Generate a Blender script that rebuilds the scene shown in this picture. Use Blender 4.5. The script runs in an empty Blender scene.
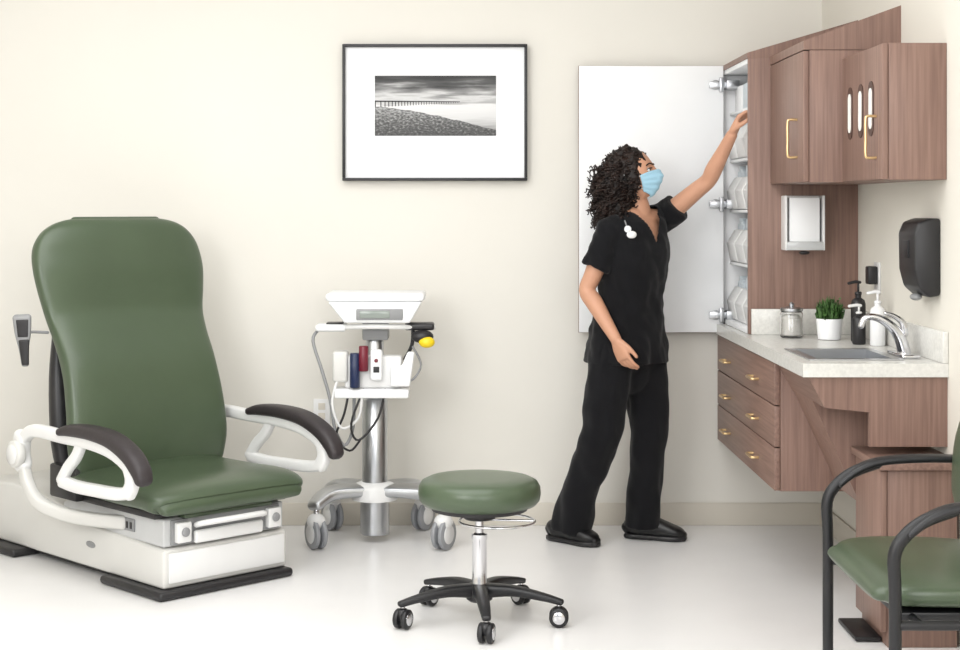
import bpy, bmesh, math, random
from mathutils import Vector, Matrix, noise
from mathutils.bvhtree import BVHTree
random.seed(7)
scene = bpy.context.scene
scene.view_settings.view_transform = 'Standard'
R = math.radians
V = Vector

# ------------------------------------------------------------------ materials
def lin(c):
    c = c/255.0
    return c/12.92 if c <= 0.04045 else ((c+0.055)/1.055)**2.4
def rgb(c): return (lin(c[0]), lin(c[1]), lin(c[2]), 1)

def mat(name, c, rough=0.5, metal=0.0, var=0.04, scale=8.0, bump=0.0, bscale=60.0, trans=0.0, sheen=0.0, spec=0.5, stretch=None, c2=None, alpha=1.0):
    m = bpy.data.materials.new(name); m.use_nodes = True
    nt = m.node_tree; b = nt.nodes['Principled BSDF']
    b.inputs['Roughness'].default_value = rough
    b.inputs['Metallic'].default_value = metal
    b.inputs['Specular IOR Level'].default_value = spec
    b.inputs['Transmission Weight'].default_value = trans
    b.inputs['Sheen Weight'].default_value = sheen
    b.inputs['Alpha'].default_value = alpha
    tc = nt.nodes.new('ShaderNodeTexCoord'); mp = nt.nodes.new('ShaderNodeMapping')
    nt.links.new(tc.outputs['Object'], mp.inputs['Vector'])
    if stretch: mp.inputs['Scale'].default_value = stretch
    n = nt.nodes.new('ShaderNodeTexNoise'); n.inputs['Scale'].default_value = scale
    n.inputs['Detail'].default_value = 5
    nt.links.new(mp.outputs[0], n.inputs['Vector'])
    r = nt.nodes.new('ShaderNodeValToRGB')
    a = rgb(c); k = 1-var; k2 = 1+var
    r.color_ramp.elements[0].position = 0.3; r.color_ramp.elements[1].position = 0.7
    r.color_ramp.elements[0].color = (a[0]*k, a[1]*k, a[2]*k, 1)
    r.color_ramp.elements[1].color = (rgb(c2) if c2 else (min(1,a[0]*k2), min(1,a[1]*k2), min(1,a[2]*k2), 1))
    nt.links.new(n.outputs['Fac'], r.inputs['Fac'])
    nt.links.new(r.outputs['Color'], b.inputs['Base Color'])
    if bump > 0:
        n2 = nt.nodes.new('ShaderNodeTexNoise'); n2.inputs['Scale'].default_value = bscale; n2.inputs['Detail'].default_value = 4
        nt.links.new(mp.outputs[0], n2.inputs['Vector'])
        bp = nt.nodes.new('ShaderNodeBump'); bp.inputs['Strength'].default_value = bump; bp.inputs['Distance'].default_value = 0.01
        nt.links.new(n2.outputs['Fac'], bp.inputs['Height']); nt.links.new(bp.outputs[0], b.inputs['Normal'])
    return m

M_wall = mat('wall_paint', (225,222,214), 0.85, var=0.01, scale=2, bump=0.03, bscale=180)
M_wall2 = mat('side_wall_paint', (225,221,211), 0.85, var=0.01, scale=2, bump=0.03, bscale=180)
M_floor = mat('floor_vinyl', (232,231,230), 0.30, var=0.015, scale=5, spec=0.4)
M_ceil = mat('ceiling_paint', (238,238,238), 0.9, var=0.01)
M_trim = mat('baseboard_vinyl', (212,206,194), 0.6, var=0.01)
M_wood = mat('walnut_laminate', (124,98,88), 0.42, var=0.06, scale=6, stretch=(14,14,0.5), c2=(146,118,106), spec=0.35)
M_woodh = mat('walnut_laminate_horizontal', (124,98,88), 0.42, var=0.06, scale=6, stretch=(14,0.5,14), c2=(146,118,106), spec=0.35)
M_wooddark = mat('walnut_edge', (78,56,48), 0.5, var=0.1)
M_white = mat('white_melamine', (240,241,242), 0.45, var=0.01)
M_plast = mat('white_plastic', (228,228,227), 0.38, var=0.015)
M_cream = mat('cream_shell_plastic', (214,213,209), 0.4, var=0.015)
M_grey = mat('grey_plastic', (140,141,142), 0.4, var=0.03)
M_lgrey = mat('light_grey_plastic', (196,197,197), 0.4, var=0.03)
M_dark = mat('dark_plastic', (32,31,33), 0.4, var=0.1)
M_black = mat('black_frame', (24,24,27), 0.42, var=0.1)
M_rub = mat('armrest_rubber', (46,40,42), 0.5, var=0.08, bump=0.1)
M_green = mat('green_vinyl', (71,85,64), 0.30, var=0.06, scale=4, bump=0.08, bscale=220, spec=0.55)
M_chrome = mat('chrome', (215,215,218), 0.12, 1.0, var=0.02)
M_steel = mat('brushed_steel', (190,192,195), 0.3, 1.0, var=0.05)
M_gold = mat('brass_pull', (226,196,148), 0.3, 0.9, var=0.03)
M_quartz = mat('quartz_counter', (216,215,210), 0.25, var=0.08, scale=90)
M_skin = mat('skin', (198,148,120), 0.5, var=0.05, scale=14, bump=0.05, bscale=150)
M_scrub = mat('black_scrub_cloth', (16,16,19), 0.9, var=0.15, scale=10, bump=0.25, bscale=260, sheen=0.1, spec=0.2)
M_shoe = mat('black_clog', (16,16,18), 0.35, var=0.1)
M_hair = mat('dark_curly_hair', (15,10,9), 0.5, var=0.4, scale=30, c2=(44,28,21), spec=0.35)
M_mask = mat('blue_mask', (160,202,222), 0.85, var=0.03)
M_blue = mat('blue_plastic', (32,44,78), 0.35)
M_red = mat('red_plastic', (112,30,46), 0.35)
M_yellow = mat('yellow_plastic', (235,205,30), 0.4)
M_lcd = mat('lcd_screen', (140,148,142), 0.2)
M_glass = mat('clear_glass', (250,250,250), 0.03, trans=1.0, var=0.0)
M_clear = mat('clear_acrylic', (236,238,238), 0.15, trans=0.5, var=0.01)
M_cotton = mat('cotton', (240,238,232), 0.95, var=0.03, bump=0.5, bscale=90)
M_soil = mat('soil', (48,34,26), 0.95)
M_leaf = mat('leaf_green', (66,100,48), 0.6, var=0.4, scale=50)
M_eye = mat('eye_white', (235,232,228), 0.2)
M_iris = mat('iris_brown', (45,26,16), 0.15)
M_lip = mat('lip', (170,98,88), 0.5)
M_matte = mat('picture_mat_board', (240,241,243), 0.7, var=0.005)
M_wheel = mat('caster_wheel', (150,152,156), 0.3, var=0.05)
M_pack = mat('supply_packet', (205,214,220), 0.5, var=0.08, scale=20)

# ------------------------------------------------------------------ helpers
class Grp:
    def __init__(s, name, loc=(0,0,0), rotz=0.0, local=False):
        e = bpy.data.objects.new(name, None); scene.collection.objects.link(e)
        e.location = loc; e.rotation_euler = (0,0,rotz); e.empty_display_size = 0.1
        s.e = e; s.local = local
        s.inv = Matrix.Identity(4) if local else (Matrix.Translation(V(loc)) @ Matrix.Rotation(rotz,4,'Z')).inverted()
    def adopt(s, o):
        o.parent = s.e; o.matrix_parent_inverse = s.inv

def mk(name, verts, faces, m, g=None, smooth=True, ang=38):
    me = bpy.data.meshes.new(name)
    me.from_pydata([tuple(v) for v in verts], [], faces); me.update()
    bm = bmesh.new(); bm.from_mesh(me); bmesh.ops.recalc_face_normals(bm, faces=bm.faces); bm.to_mesh(me); bm.free()
    return fin(name, me, m, g, smooth, ang)
def fin(name, me, m, g, smooth=True, ang=38):
    if smooth:
        for p in me.polygons: p.use_smooth = True
        me.set_sharp_from_angle(angle=R(ang))
    ms = m if isinstance(m,(list,tuple)) else [m]
    for x in ms: me.materials.append(x)
    o = bpy.data.objects.new(name, me); scene.collection.objects.link(o)
    if g: g.adopt(o)
    return o

def box(name, lo, hi, m, g=None, bev=0.003, seg=2, rot=None):
    lo=V(lo); hi=V(hi); c=(lo+hi)/2; s=hi-lo
    bm = bmesh.new(); bmesh.ops.create_cube(bm, size=1)
    for v in bm.verts: v.co = V((v.co.x*s.x, v.co.y*s.y, v.co.z*s.z))
    if bev > 0:
        bmesh.ops.bevel(bm, geom=list(bm.edges), offset=min(bev, min(s)*0.45), segments=seg, affect='EDGES', profile=0.5)
    for v in bm.verts:
        if rot: v.co = rot @ v.co
        v.co += c
    me = bpy.data.meshes.new(name); bm.to_mesh(me); bm.free()
    return fin(name, me, m, g)

def prism(name, poly, axis, lo, hi, m, g=None, bev=0.0):
    def P(a,b,t):
        return (a,t,b) if axis=='Y' else ((t,a,b) if axis=='X' else (a,b,t))
    n=len(poly); vs=[P(a,b,lo) for a,b in poly]+[P(a,b,hi) for a,b in poly]
    fs=[list(range(n)), [n+i for i in range(n)][::-1]]+[[i,(i+1)%n,n+(i+1)%n,n+i] for i in range(n)]
    o = mk(name, vs, fs, m, None, True, 30)
    if bev>0:
        bm=bmesh.new(); bm.from_mesh(o.data)
        bmesh.ops.bevel(bm, geom=list(bm.edges), offset=bev, segments=3, affect='EDGES', profile=0.5)
        bm.to_mesh(o.data); bm.free()
        for p in o.data.polygons: p.use_smooth=True
        o.data.set_sharp_from_angle(angle=R(38))
    if g: g.adopt(o)
    return o

def cr(pts, k):
    """catmull-rom densify of tuples"""
    pts=[tuple(p) for p in pts]; out=[]; n=len(pts)
    for i in range(n-1):
        p0=pts[max(i-1,0)]; p1=pts[i]; p2=pts[i+1]; p3=pts[min(i+2,n-1)]
        for j in range(k):
            t=j/k
            out.append(tuple(0.5*((2*b)+(c-a)*t+(2*a-5*b+4*c-d)*t*t+(-a+3*b-3*c+d)*t**3) for a,b,c,d in zip(p0,p1,p2,p3)))
    out.append(pts[-1]); return out

def loft(st, side=(1,0,0), n=16, e=2.0, k=4, cap='round', capf=1.0):
    """st: list of (x,y,z,a,b).  returns verts, faces"""
    st = cr(st,k) if k>1 else [tuple(s) for s in st]
    C=[V(s[:3]) for s in st]; AB=[(max(s[3],1e-4),max(s[4],1e-4)) for s in st]
    T=[]
    for i in range(len(C)):
        t=C[min(i+1,len(C)-1)]-C[max(i-1,0)]; T.append(t.normalized())
    rings=[]
    def add(c,t,a,b,s):
        s=V(s); u=s-t*s.dot(t)
        if u.length<1e-4: u=t.orthogonal()
        u.normalize(); w=t.cross(u); r=[]
        for q in range(n):
            th=2*math.pi*q/n; co=math.cos(th); si=math.sin(th)
            x=math.copysign(abs(co)**(2/e),co)*a; y=math.copysign(abs(si)**(2/e),si)*b
            r.append(c+u*x+w*y)
        rings.append(r)
    if cap=='round':
        a,b=AB[0]; r=min(a,b)*capf
        for f in (82,60,38,18): add(C[0]-T[0]*r*math.sin(R(f)),T[0],a-(r/capf)*(1-math.cos(R(f))),b-(r/capf)*(1-math.cos(R(f))),side)
    for c,t,(a,b) in zip(C,T,AB): add(c,t,a,b,side)
    if cap=='round':
        a,b=AB[-1]; r=min(a,b)*capf
        for f in (18,38,60,82): add(C[-1]+T[-1]*r*math.sin(R(f)),T[-1],a-(r/capf)*(1-math.cos(R(f))),b-(r/capf)*(1-math.cos(R(f))),side)
    vs=[v for r in rings for v in r]; fs=[]
    for i in range(len(rings)-1):
        for q in range(n):
            fs.append([i*n+q,i*n+(q+1)%n,(i+1)*n+(q+1)%n,(i+1)*n+q])
    fs.append(list(range(n))[::-1]); L=(len(rings)-1)*n; fs.append([L+q for q in range(n)])
    return vs,fs

def loftobj(name, st, m, g=None, **kw):
    v,f=loft(st,**kw); return mk(name,v,f,m,g,True,50)

def tube(name, pts, r, m, g=None, n=12, k=5, rf=None, cap='round'):
    st=[tuple(p)+(r if rf is None else rf[i],)*2 for i,p in enumerate(pts)]
    v,f=loft(st,side=(0.13,0.31,0.94) if abs((V(pts[-1])-V(pts[0])).normalized().z)<0.8 else (1,0.1,0),n=n,k=k,cap=cap)
    return mk(name,v,f,m,g,True,50)

def cyl(name,p,q,r,m,g=None,r2=None,n=28):
    r2=r if r2 is None else r2
    p=V(p);q=V(q);t=(q-p).normalized(); b=min(0.003,r*0.3,(q-p).length*0.3)
    st=[tuple(p)+(r-b,)*2, tuple(p+t*b)+(r,)*2, tuple(q-t*b)+(r2,)*2, tuple(q)+(r2-b,)*2]
    v,f=loft(st,side=(1,0.02,0.01) if abs(t.x)<0.9 else (0,0,1),n=n,k=1,cap='flat')
    return mk(name,v,f,m,g,True,50)

def lathe(name,prof,c,m,g=None,n=40):
    vs=[];fs=[]
    for r,z in prof:
        for q in range(n):
            th=2*math.pi*q/n; vs.append((c[0]+r*math.cos(th),c[1]+r*math.sin(th),c[2]+z))
    for i in range(len(prof)-1):
        for q in range(n): fs.append([i*n+q,i*n+(q+1)%n,(i+1)*n+(q+1)%n,(i+1)*n+q])
    fs.append(list(range(n))[::-1]); fs.append([(len(prof)-1)*n+q for q in range(n)])
    return mk(name,vs,fs,m,g,True,40)

def ring(name,c,Rr,r,m,g=None,a0=0,a1=360,n=48):
    pts=[(c[0]+Rr*math.cos(R(a0+(a1-a0)*i/n)),c[1]+Rr*math.sin(R(a0+(a1-a0)*i/n)),c[2]) for i in range(n+1)]
    v,f=loft([p+(r,r) for p in pts],side=(0,0,1),n=8,k=1); return mk(name,v,f,m,g,True,50)

def ell(c,rx,ry,rz,n=20,mtx=None):
    vs=[];fs=[];m=n//2
    for i in range(1,m):
        ph=math.pi*i/m
        for q in range(n):
            th=2*math.pi*q/n; v=V((rx*math.sin(ph)*math.cos(th),ry*math.sin(ph)*math.sin(th),rz*math.cos(ph)))
            if mtx: v=mtx@v
            vs.append(V(c)+v)
    for i in range(m-2):
        for q in range(n): fs.append([i*n+q,i*n+(q+1)%n,(i+1)*n+(q+1)%n,(i+1)*n+q])
    fs.append(list(range(n))); fs.append([(m-2)*n+q for q in range(n)][::-1])
    return vs,fs
def ellobj(name,c,r,m,g=None,mtx=None,n=20):
    v,f=ell(c,r[0],r[1],r[2],n,mtx); return mk(name,v,f,m,g,True,60)

class Acc:
    def __init__(s): s.v=[];s.f=[]
    def add(s,vf):
        o=len(s.v); s.v+= [V(p) for p in vf[0]]; s.f+=[[i+o for i in f] for f in vf[1]]
    def remesh(s,voxel,smooth=4):
        me=bpy.data.meshes.new('tmp'); me.from_pydata([tuple(p) for p in s.v],[],s.f)
        bm=bmesh.new(); bm.from_mesh(me); 
        bmesh.ops.recalc_face_normals(bm,faces=bm.faces); bm.to_mesh(me); bm.free()
        o=bpy.data.objects.new('tmp',me); scene.collection.objects.link(o)
        md=o.modifiers.new('r','REMESH'); md.mode='VOXEL'; md.voxel_size=voxel
        if smooth:
            ms=o.modifiers.new('s','SMOOTH'); ms.iterations=smooth; ms.factor=0.5
        dg=bpy.context.evaluated_depsgraph_get(); dg.update()
        out=bpy.data.meshes.new_from_object(o.evaluated_get(dg))
        bpy.data.objects.remove(o); bpy.data.meshes.remove(me)
        return out

# ------------------------------------------------------------------ room
WX=1.6125; BY=7.1; LX=-2.95; CH=2.95; FY=-0.6
box('floor',(LX-0.1,FY,-0.1),(WX+0.1,BY+0.1,0),M_floor,bev=0)
box('ceiling',(LX-0.1,FY,CH),(WX+0.1,BY+0.1,CH+0.1),M_ceil,bev=0)
box('wall_back',(LX-0.1,BY,0),(WX+0.1,BY+0.1,CH),M_wall,bev=0)
box('wall_right',(WX,FY,0),(WX+0.1,BY,CH),M_wall2,bev=0)
box('wall_left',(LX-0.1,FY,0),(LX,BY,CH),M_wall,bev=0)
box('baseboard_back',(LX,BY-0.012,0),(WX,BY,0.10),M_trim,bev=0.003)
box('baseboard_right',(WX-0.012,5.46,0),(WX,BY-0.012,0.10),M_trim,bev=0.003)
box('baseboard_left',(LX,FY,0),(LX+0.012,BY-0.012,0.10),M_trim,bev=0.003)

# ------------------------------------------------------------------ framed picture
def art_material():
    m=bpy.data.materials.new('seascape_print'); m.use_nodes=True; nt=m.node_tree; N=nt.nodes; L=nt.links
    b=N['Principled BSDF']; b.inputs['Roughness'].default_value=0.5
    tc=N.new('ShaderNodeTexCoord'); sp=N.new('ShaderNodeSeparateXYZ'); L.new(tc.outputs['Generated'],sp.inputs[0])
    def ramp(fac,stops):
        r=N.new('ShaderNodeValToRGB'); els=r.color_ramp.elements
        while len(els)<len(stops): els.new(0.5)
        for e,(p,c) in zip(els,stops): e.position=p; v=lin(c); e.color=(v,v,v,1)
        L.new(fac,r.inputs['Fac']); return r.outputs[0]
    def noisetex(sc,scale,det=4,rot=0):
        mp=N.new('ShaderNodeMapping'); mp.inputs['Scale'].default_value=sc; mp.inputs['Rotation'].default_value=(0,rot,0); L.new(tc.outputs['Generated'],mp.inputs[0])
        n=N.new('ShaderNodeTexNoise'); n.inputs['Scale'].default_value=scale; n.inputs['Detail'].default_value=det; L.new(mp.outputs[0],n.inputs['Vector']); return n.outputs['Fac']
    def math_(op,a,b2):
        n=N.new('ShaderNodeMath'); n.operation=op
        for i,x in enumerate((a,b2)):
            if isinstance(x,(int,float)): n.inputs[i].default_value=x
            else: L.new(x,n.inputs[i])
        return n.outputs[0]
    def mix(f,a,b2):
        mx=N.new('ShaderNodeMix'); mx.data_type='RGBA'; L.new(f,mx.inputs[0]); L.new(a,mx.inputs[6]); L.new(b2,mx.inputs[7]); return mx.outputs[2]
    X,Z=sp.outputs['X'],sp.outputs['Z']
    cl=math_('SUBTRACT',noisetex((1.3,1,5.5),2.0,5,0.12),0.5)
    sky=ramp(math_('ADD',Z,math_('MULTIPLY',cl,0.75)),[(0.50,165),(0.62,205),(0.74,140),(0.86,72),(1.0,30)])
    water=ramp(math_('ADD',Z,math_('MULTIPLY',math_('SUBTRACT',noisetex((1,1,10),4),0.5),0.25)),[(0.1,150),(0.3,210),(0.5,222),(0.56,165)])
    gn=noisetex((14,1,12),3.0,8,0.5)
    grass=ramp(math_('ADD',gn,math_('MULTIPLY',math_('SUBTRACT',Z,0.2),0.55)),[(0.25,28),(0.5,84),(0.75,170)])
    edge=math_('ADD',math_('MULTIPLY',math_('POWER',X,1.4),-0.40),0.49)
    edge=math_('ADD',edge,math_('MULTIPLY',math_('SUBTRACT',noisetex((4,1,1),3),0.5),0.06))
    col=mix(math_('LESS_THAN',Z,edge),water,grass)
    col=mix(math_('GREATER_THAN',Z,0.56),col,sky)
    L.new(col,b.inputs['Base Color']); return m
gp=Grp('framed_picture',(-0.12,7.08,1.84))
x0,x1,z0,z1=-0.533,0.291,1.541,2.150; t=0.013
for nm,lo,hi in (('frame_bottom',(x0,7.055,z0),(x1,7.098,z0+t)),('frame_top',(x0,7.055,z1-t),(x1,7.098,z1)),
                 ('frame_left',(x0,7.055,z0+t),(x0+t,7.098,z1-t)),('frame_right',(x1-t,7.055,z0+t),(x1,7.098,z1-t))):
    box(nm,lo,hi,M_black,gp,0.002)
box('mat_board',(x0+t,7.075,z0+t),(x1-t,7.095,z1-t),M_matte,gp,0)
ax0,ax1,az0,az1=-0.389,0.152,1.742,2.010
box('seascape_print',(ax0,7.0725,az0),(ax1,7.076,az1),art_material(),gp,0)
M_ink=mat('print_ink',(28,28,28),0.6)
zz=az0+0.56*(az1-az0)
a=Acc(); pw=0.38
def zt(t): return zz+0.007-0.004*t
def zb(t): return zz+0.001-0.001*t
a.add(([(ax0,7.0718,zt(0)),(ax0+pw,7.0718,zt(1)),(ax0+pw,7.0718,zb(1)),(ax0,7.0718,zb(0))],[[0,1,2,3]]))
for i in range(30):
    t_=(i/30)**0.8; x=ax0+pw*t_; h=0.020*(1-t_)+0.004; w=0.0030*(1-t_)+0.0015
    a.add(([(x,7.0717,zb(t_)),(x+w,7.0717,zb(t_)),(x+w,7.0717,zb(t_)-h),(x,7.0717,zb(t_)-h)],[[0,1,2,3]]))
mk('print_pier',a.v,a.f,M_ink,gp,False)

# ------------------------------------------------------------------ cabinets on right wall
XF=1.165
g=Grp('tall_wall_cabinet',(1.39,6.77,0.906)); Y0,Y1=6.45,7.097; ZB,ZT=0.907,2.03; XB=WX-0.0005
box('side_panel_near',(XF,Y0,ZB),(XB,Y0+0.02,ZT),M_wood,g,0.0015)
box('side_panel_far',(XF,Y1-0.02,ZB),(XB,Y1,ZT),M_white,g,0.0015)
box('back_panel',(XB-0.012,Y0+0.02,ZB),(XB,Y1-0.02,ZT),M_white,g,0)
box('bottom_panel',(XF,Y0+0.02,ZB),(XB-0.012,Y1-0.02,ZB+0.02),M_white,g,0.001)
box('top_panel',(XF,Y0+0.02,ZT-0.02),(XB-0.012,Y1-0.02,ZT),M_white,g,0.001)
for i,z in enumerate((1.17,1.40,1.62,1.83)): box('shelf_%d'%(i+1),(XF+0.03,Y0+0.02,z),(XB-0.012,Y1-0.02,z+0.012),M_white,g,0.001)
k=0
for z in (0.93,1.185,1.415,1.635,1.845):
    for yy in (6.48,6.68,6.88):
        k+=1
        if z<1.8:
            prism('storage_bin_%d'%k,[(XF+0.030,z),(XF+0.3,z),(XF+0.3,z+0.14),(XF+0.05,z+0.14),(XF+0.014,z+0.08)],'Y',yy,yy+0.185,M_plast,g,0.006)
            for q in range(4): box('packet_%d_%d'%(k,q+1),(XF+0.06,yy+0.02+q*0.038,z+0.14),(XF+0.20,yy+0.045+q*0.038,z+0.165+0.012*((k+q)%3)),M_pack,g,0.002)
        else: box('supply_box_%d'%k,(XF+0.05,yy,z),(XF+0.28,yy+0.17,z+0.11),M_white if k%2 else M_pack,g,0.004)
prism('sloped_top',[(XF-0.004,ZT),(XB,ZT),(XB,ZT+0.155),(XF-0.004,ZT+0.022)],'Y',Y0,Y1,M_wood,g)
box('door_inner_face',(0.519,7.030,0.868),(1.160,7.040,2.05),M_white,g,0.002)
box('door_outer_face',(0.517,7.040,0.866),(1.162,7.050,2.052),M_wood,g,0.002)
for i,z in enumerate((1.965,1.437,0.945)):
    cyl('hinge_cup_%d'%(i+1),(1.125,7.032,z),(1.125,7.024,z),0.022,M_steel,g)
    box('hinge_arm_%d'%(i+1),(1.095,7.010,z-0.015),(1.175,7.027,z+0.015),M_steel,g,0.003)
    box('hinge_plate_%d'%(i+1),(1.140,7.004,z-0.032),(1.158,7.030,z+0.032),M_steel,g,0.003)
    box('hinge_mount_%d'%(i+1),(1.168,6.99,z-0.02),(1.225,7.078,z+0.02),M_steel,g,0.004)

def pull_v(nm,x,y,za,zb,g,dx=-0.032):
    tube(nm,[(x,y,za),(x+dx*0.8,y,za),(x+dx,y,za+0.012),(x+dx,y,(za+zb)/2),(x+dx,y,zb-0.012),(x+dx*0.8,y,zb),(x,y,zb)],0.005,M_gold,g,n=10)
def pull_h(nm,x,y,z,g,L=0.11,dx=-0.028):
    a=y-L/2;b=y+L/2
    tube(nm,[(x,a,z),(x+dx*0.8,a,z),(x+dx,a+0.012,z),(x+dx,y,z),(x+dx,b-0.012,z),(x+dx*0.8,b,z),(x,b,z)],0.0055,M_gold,g,n=10)

g=Grp('upper_wall_cabinet',(1.43,6.13,1.515)); UF=1.254
box('carcass',(UF+0.022,5.82,1.515),(XB,6.449,2.0),M_wood,g,0.0015)
box('door_panel',(UF,5.824,1.517),(UF+0.020,6.445,1.998),M_wood,g,0.0015)
prism('sloped_top',[(UF,2.002),(XB,2.002),(XB,2.165),(UF,2.035)],'Y',5.82,6.449,M_wood,g)
pull_v('door_pull',UF,5.93,1.61,1.75,g,-0.036)

g=Grp('glove_dispenser_wall_cabinet',(1.51,5.55,1.515)); GF=1.397
box('carcass',(GF+0.022,5.27,1.515),(XB,5.8195,1.97),M_wood,g,0.0015)
box('door_panel',(GF,5.273,1.517),(GF+0.020,5.8185,1.968),M_wood,g,0.0015)
for i,y in enumerate((5.70,5.55,5.41)):
    def ov(s,h): 
        return [(y+s*math.cos(2*math.pi*q/32), 1.76+(h if math.sin(2*math.pi*q/32)>0 else -h)+s*math.sin(2*math.pi*q/32)) for q in range(32)]
    prism('slot_rim_%d'%(i+1),ov(0.034,0.060),'X',GF-0.003,GF+0.001,M_wooddark,g)
    prism('slot_gloves_%d'%(i+1),ov(0.020,0.050),'X',GF-0.005,GF-0.002,M_cotton,g)
pull_v('door_pull',GF,5.345,1.59,1.73,g,-0.036)

g=Grp('drawer_base_cabinet',(1.37,6.42,0.385)); DF=1.142; DY=5.79
box('carcass',(DF+0.022,DY,0.385),(XB,7.086,0.859),M_wood,g,0.0015)
zs=[0.385,0.545,0.698,0.855]
for i in range(3):
    box('drawer_front_%d'%(i+1),(DF,DY+0.003,zs[i]+0.002),(DF+0.020,7.085,zs[i+1]-0.003),M_woodh,g,0.0015)
    zz=(0.46,0.610,0.762)[i]
    pull_h('drawer_pull_far_%d'%(i+1),DF,6.80,zz,g); pull_h('drawer_pull_near_%d'%(i+1),DF,6.16,zz,g)
prism('sink_end_panel',[(1.150,0.859),(1.205,0.757),(1.352,0.742),(1.352,0.628),(XB,0.628),(XB,0.859)],'Y',5.262,5.282,M_wood,g)
prism('sink_apron',[(1.150,0.859),(1.205,0.757),(1.225,0.757),(1.170,0.859)],'Y',5.283,DY-0.001,M_woodh,g)
prism('knee_panel',[(1.210,0.755),(1.375,0.40),(XB,0.40),(XB,0.755)],'Y',5.47,DY-0.001,M_wood,g)

g=Grp('sink_counter',(1.37,6.0,0.86)); CX=1.13; cz0,cz1=0.860,0.905
sx0,sx1,sy0,sy1=1.195,1.475,5.38,5.76
acc=Acc()
for lo,hi in (((CX,5.25),(sx0,7.085)),((sx1,5.25),(XB,7.085)),((sx0,5.25),(sx1,sy0)),((sx0,sy1),(sx1,7.085))):
    vs=[(x,y,z) for z in (cz0,cz1) for (x,y) in ((lo[0],lo[1]),(hi[0],lo[1]),(hi[0],hi[1]),(lo[0],hi[1]))]
    acc.add((vs,[[0,3,2,1],[4,5,6,7],[0,1,5,4],[1,2,6,5],[2,3,7,6],[3,0,4,7]]))
mk('countertop',acc.v,acc.f,M_quartz,g,False)
box('splash_right_wall',(XB-0.02,5.25,cz1+0.0005),(XB,6.447,1.01),M_quartz,g,0.003)
box('splash_side',(XF+0.01,6.427,cz1+0.0005),(XB-0.021,6.447,1.01),M_quartz,g,0.003)
dz=0.115
def basin():
    a=Acc()
    def q(p): a.add((p,[[0,1,2,3]]))
    r=0.02
    X0,X1,Yn,Yf,zt,zb=sx0+0.012,sx1-0.012,sy0+0.012,sy1-0.012,cz1+0.004,cz1-dz
    O=[(sx0-r,sy0-r),(sx1+r,sy0-r),(sx1+r,sy1+r),(sx0-r,sy1+r)]; I=[(X0,Yn),(X1,Yn),(X1,Yf),(X0,Yf)]; B=[(X0+.03,Yn+.03),(X1-.03,Yn+.03),(X1-.03,Yf-.03),(X0+.03,Yf-.03)]
    for i in range(4):
        j=(i+1)%4
        q([O[i]+(cz1+0.0008,),O[j]+(cz1+0.0008,),O[j]+(zt,),O[i]+(zt,)])
        q([O[i]+(zt,),O[j]+(zt,),I[j]+(zt,),I[i]+(zt,)])
        q([I[i]+(zt,),I[j]+(zt,),I[j]+(zb+0.02,),I[i]+(zb+0.02,)])
        q([I[i]+(zb+0.02,),I[j]+(zb+0.02,),B[j]+(zb,),B[i]+(zb,)])
    q([b+(zb,) for b in B]); return a
a=basin(); mk('sink_basin',a.v,a.f,M_steel,g,False)
box('faucet_base',(1.50,5.40,cz1+0.001),(1.565,5.60,cz1+0.014),M_chrome,g,0.006,3)
loftobj('faucet_spout',[(1.535,5.5,0.915,0.026,0.024),(1.525,5.5,0.955,0.024,0.021),(1.50,5.5,1.000,0.021,0.018),(1.46,5.5,1.032,0.017,0.015),(1.42,5.5,1.043,0.013,0.012),(1.395,5.5,1.034,0.011,0.011),(1.385,5.5,1.012,0.011,0.011)],M_chrome,g,side=(0,1,0))
tube('faucet_lever',[(1.535,5.5,0.985),(1.53,5.5,1.02),(1.50,5.5,1.045),(1.47,5.5,1.055)],0.008,M_chrome,g,rf=[0.014,0.012,0.009,0.007])

# step-pedal waste cabinet
g=Grp('waste_bin_cabinet',(1.48,5.28,0)); 
box('carcass',(1.375,5.12,0.0),(XB-0.012,5.45,0.574),M_wood,g,0.002)
box('door_panel',(1.353,5.122,0.05),(1.373,5.448,0.570),M_wood,g,0.002)
box('top_panel',(1.340,5.10,0.576),(XB,5.46,0.600),M_woodh,g,0.002)
box('foot_pedal',(1.285,5.18,0.004),(1.372,5.42,0.020),M_dark,g,0.005)

# ---------------------------------------------------------------- small things
g=Grp('glove_box_holder',(1.375,6.39,1.25))
box('holder_back',(1.298,6.435,1.250),(1.457,6.4495,1.470),M_plast,g,0.004)
box('glove_box',(1.316,6.372,1.262),(1.439,6.434,1.462),M_white,g,0.004)
box('holder_lip',(1.300,6.360,1.250),(1.455,6.370,1.285),M_clear,g,0.003)
box('holder_side_left',(1.298,6.360,1.250),(1.306,6.435,1.470),M_plast,g,0.002)
box('holder_side_right',(1.449,6.360,1.250),(1.457,6.435,1.470),M_plast,g,0.002)
ellobj('holder_knob',(1.378,6.38,1.240),(0.022,0.012,0.008),M_dark,g)

g=Grp('soap_dispenser',(1.57,5.44,1.12))
prism('dispenser_body',[(XB,1.125),(1.575,1.118),(1.540,1.150),(1.524,1.210),(1.522,1.335),(1.538,1.372),(1.575,1.386),(XB,1.386)],'Y',5.335,5.535,M_dark,g,0.010)
box('dispenser_window',(1.519,5.40,1.25),(1.523,5.47,1.31),M_black,g,0.001)
ellobj('dispenser_nozzle',(1.555,5.43,1.116),(0.02,0.03,0.012),M_grey,g)

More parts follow.
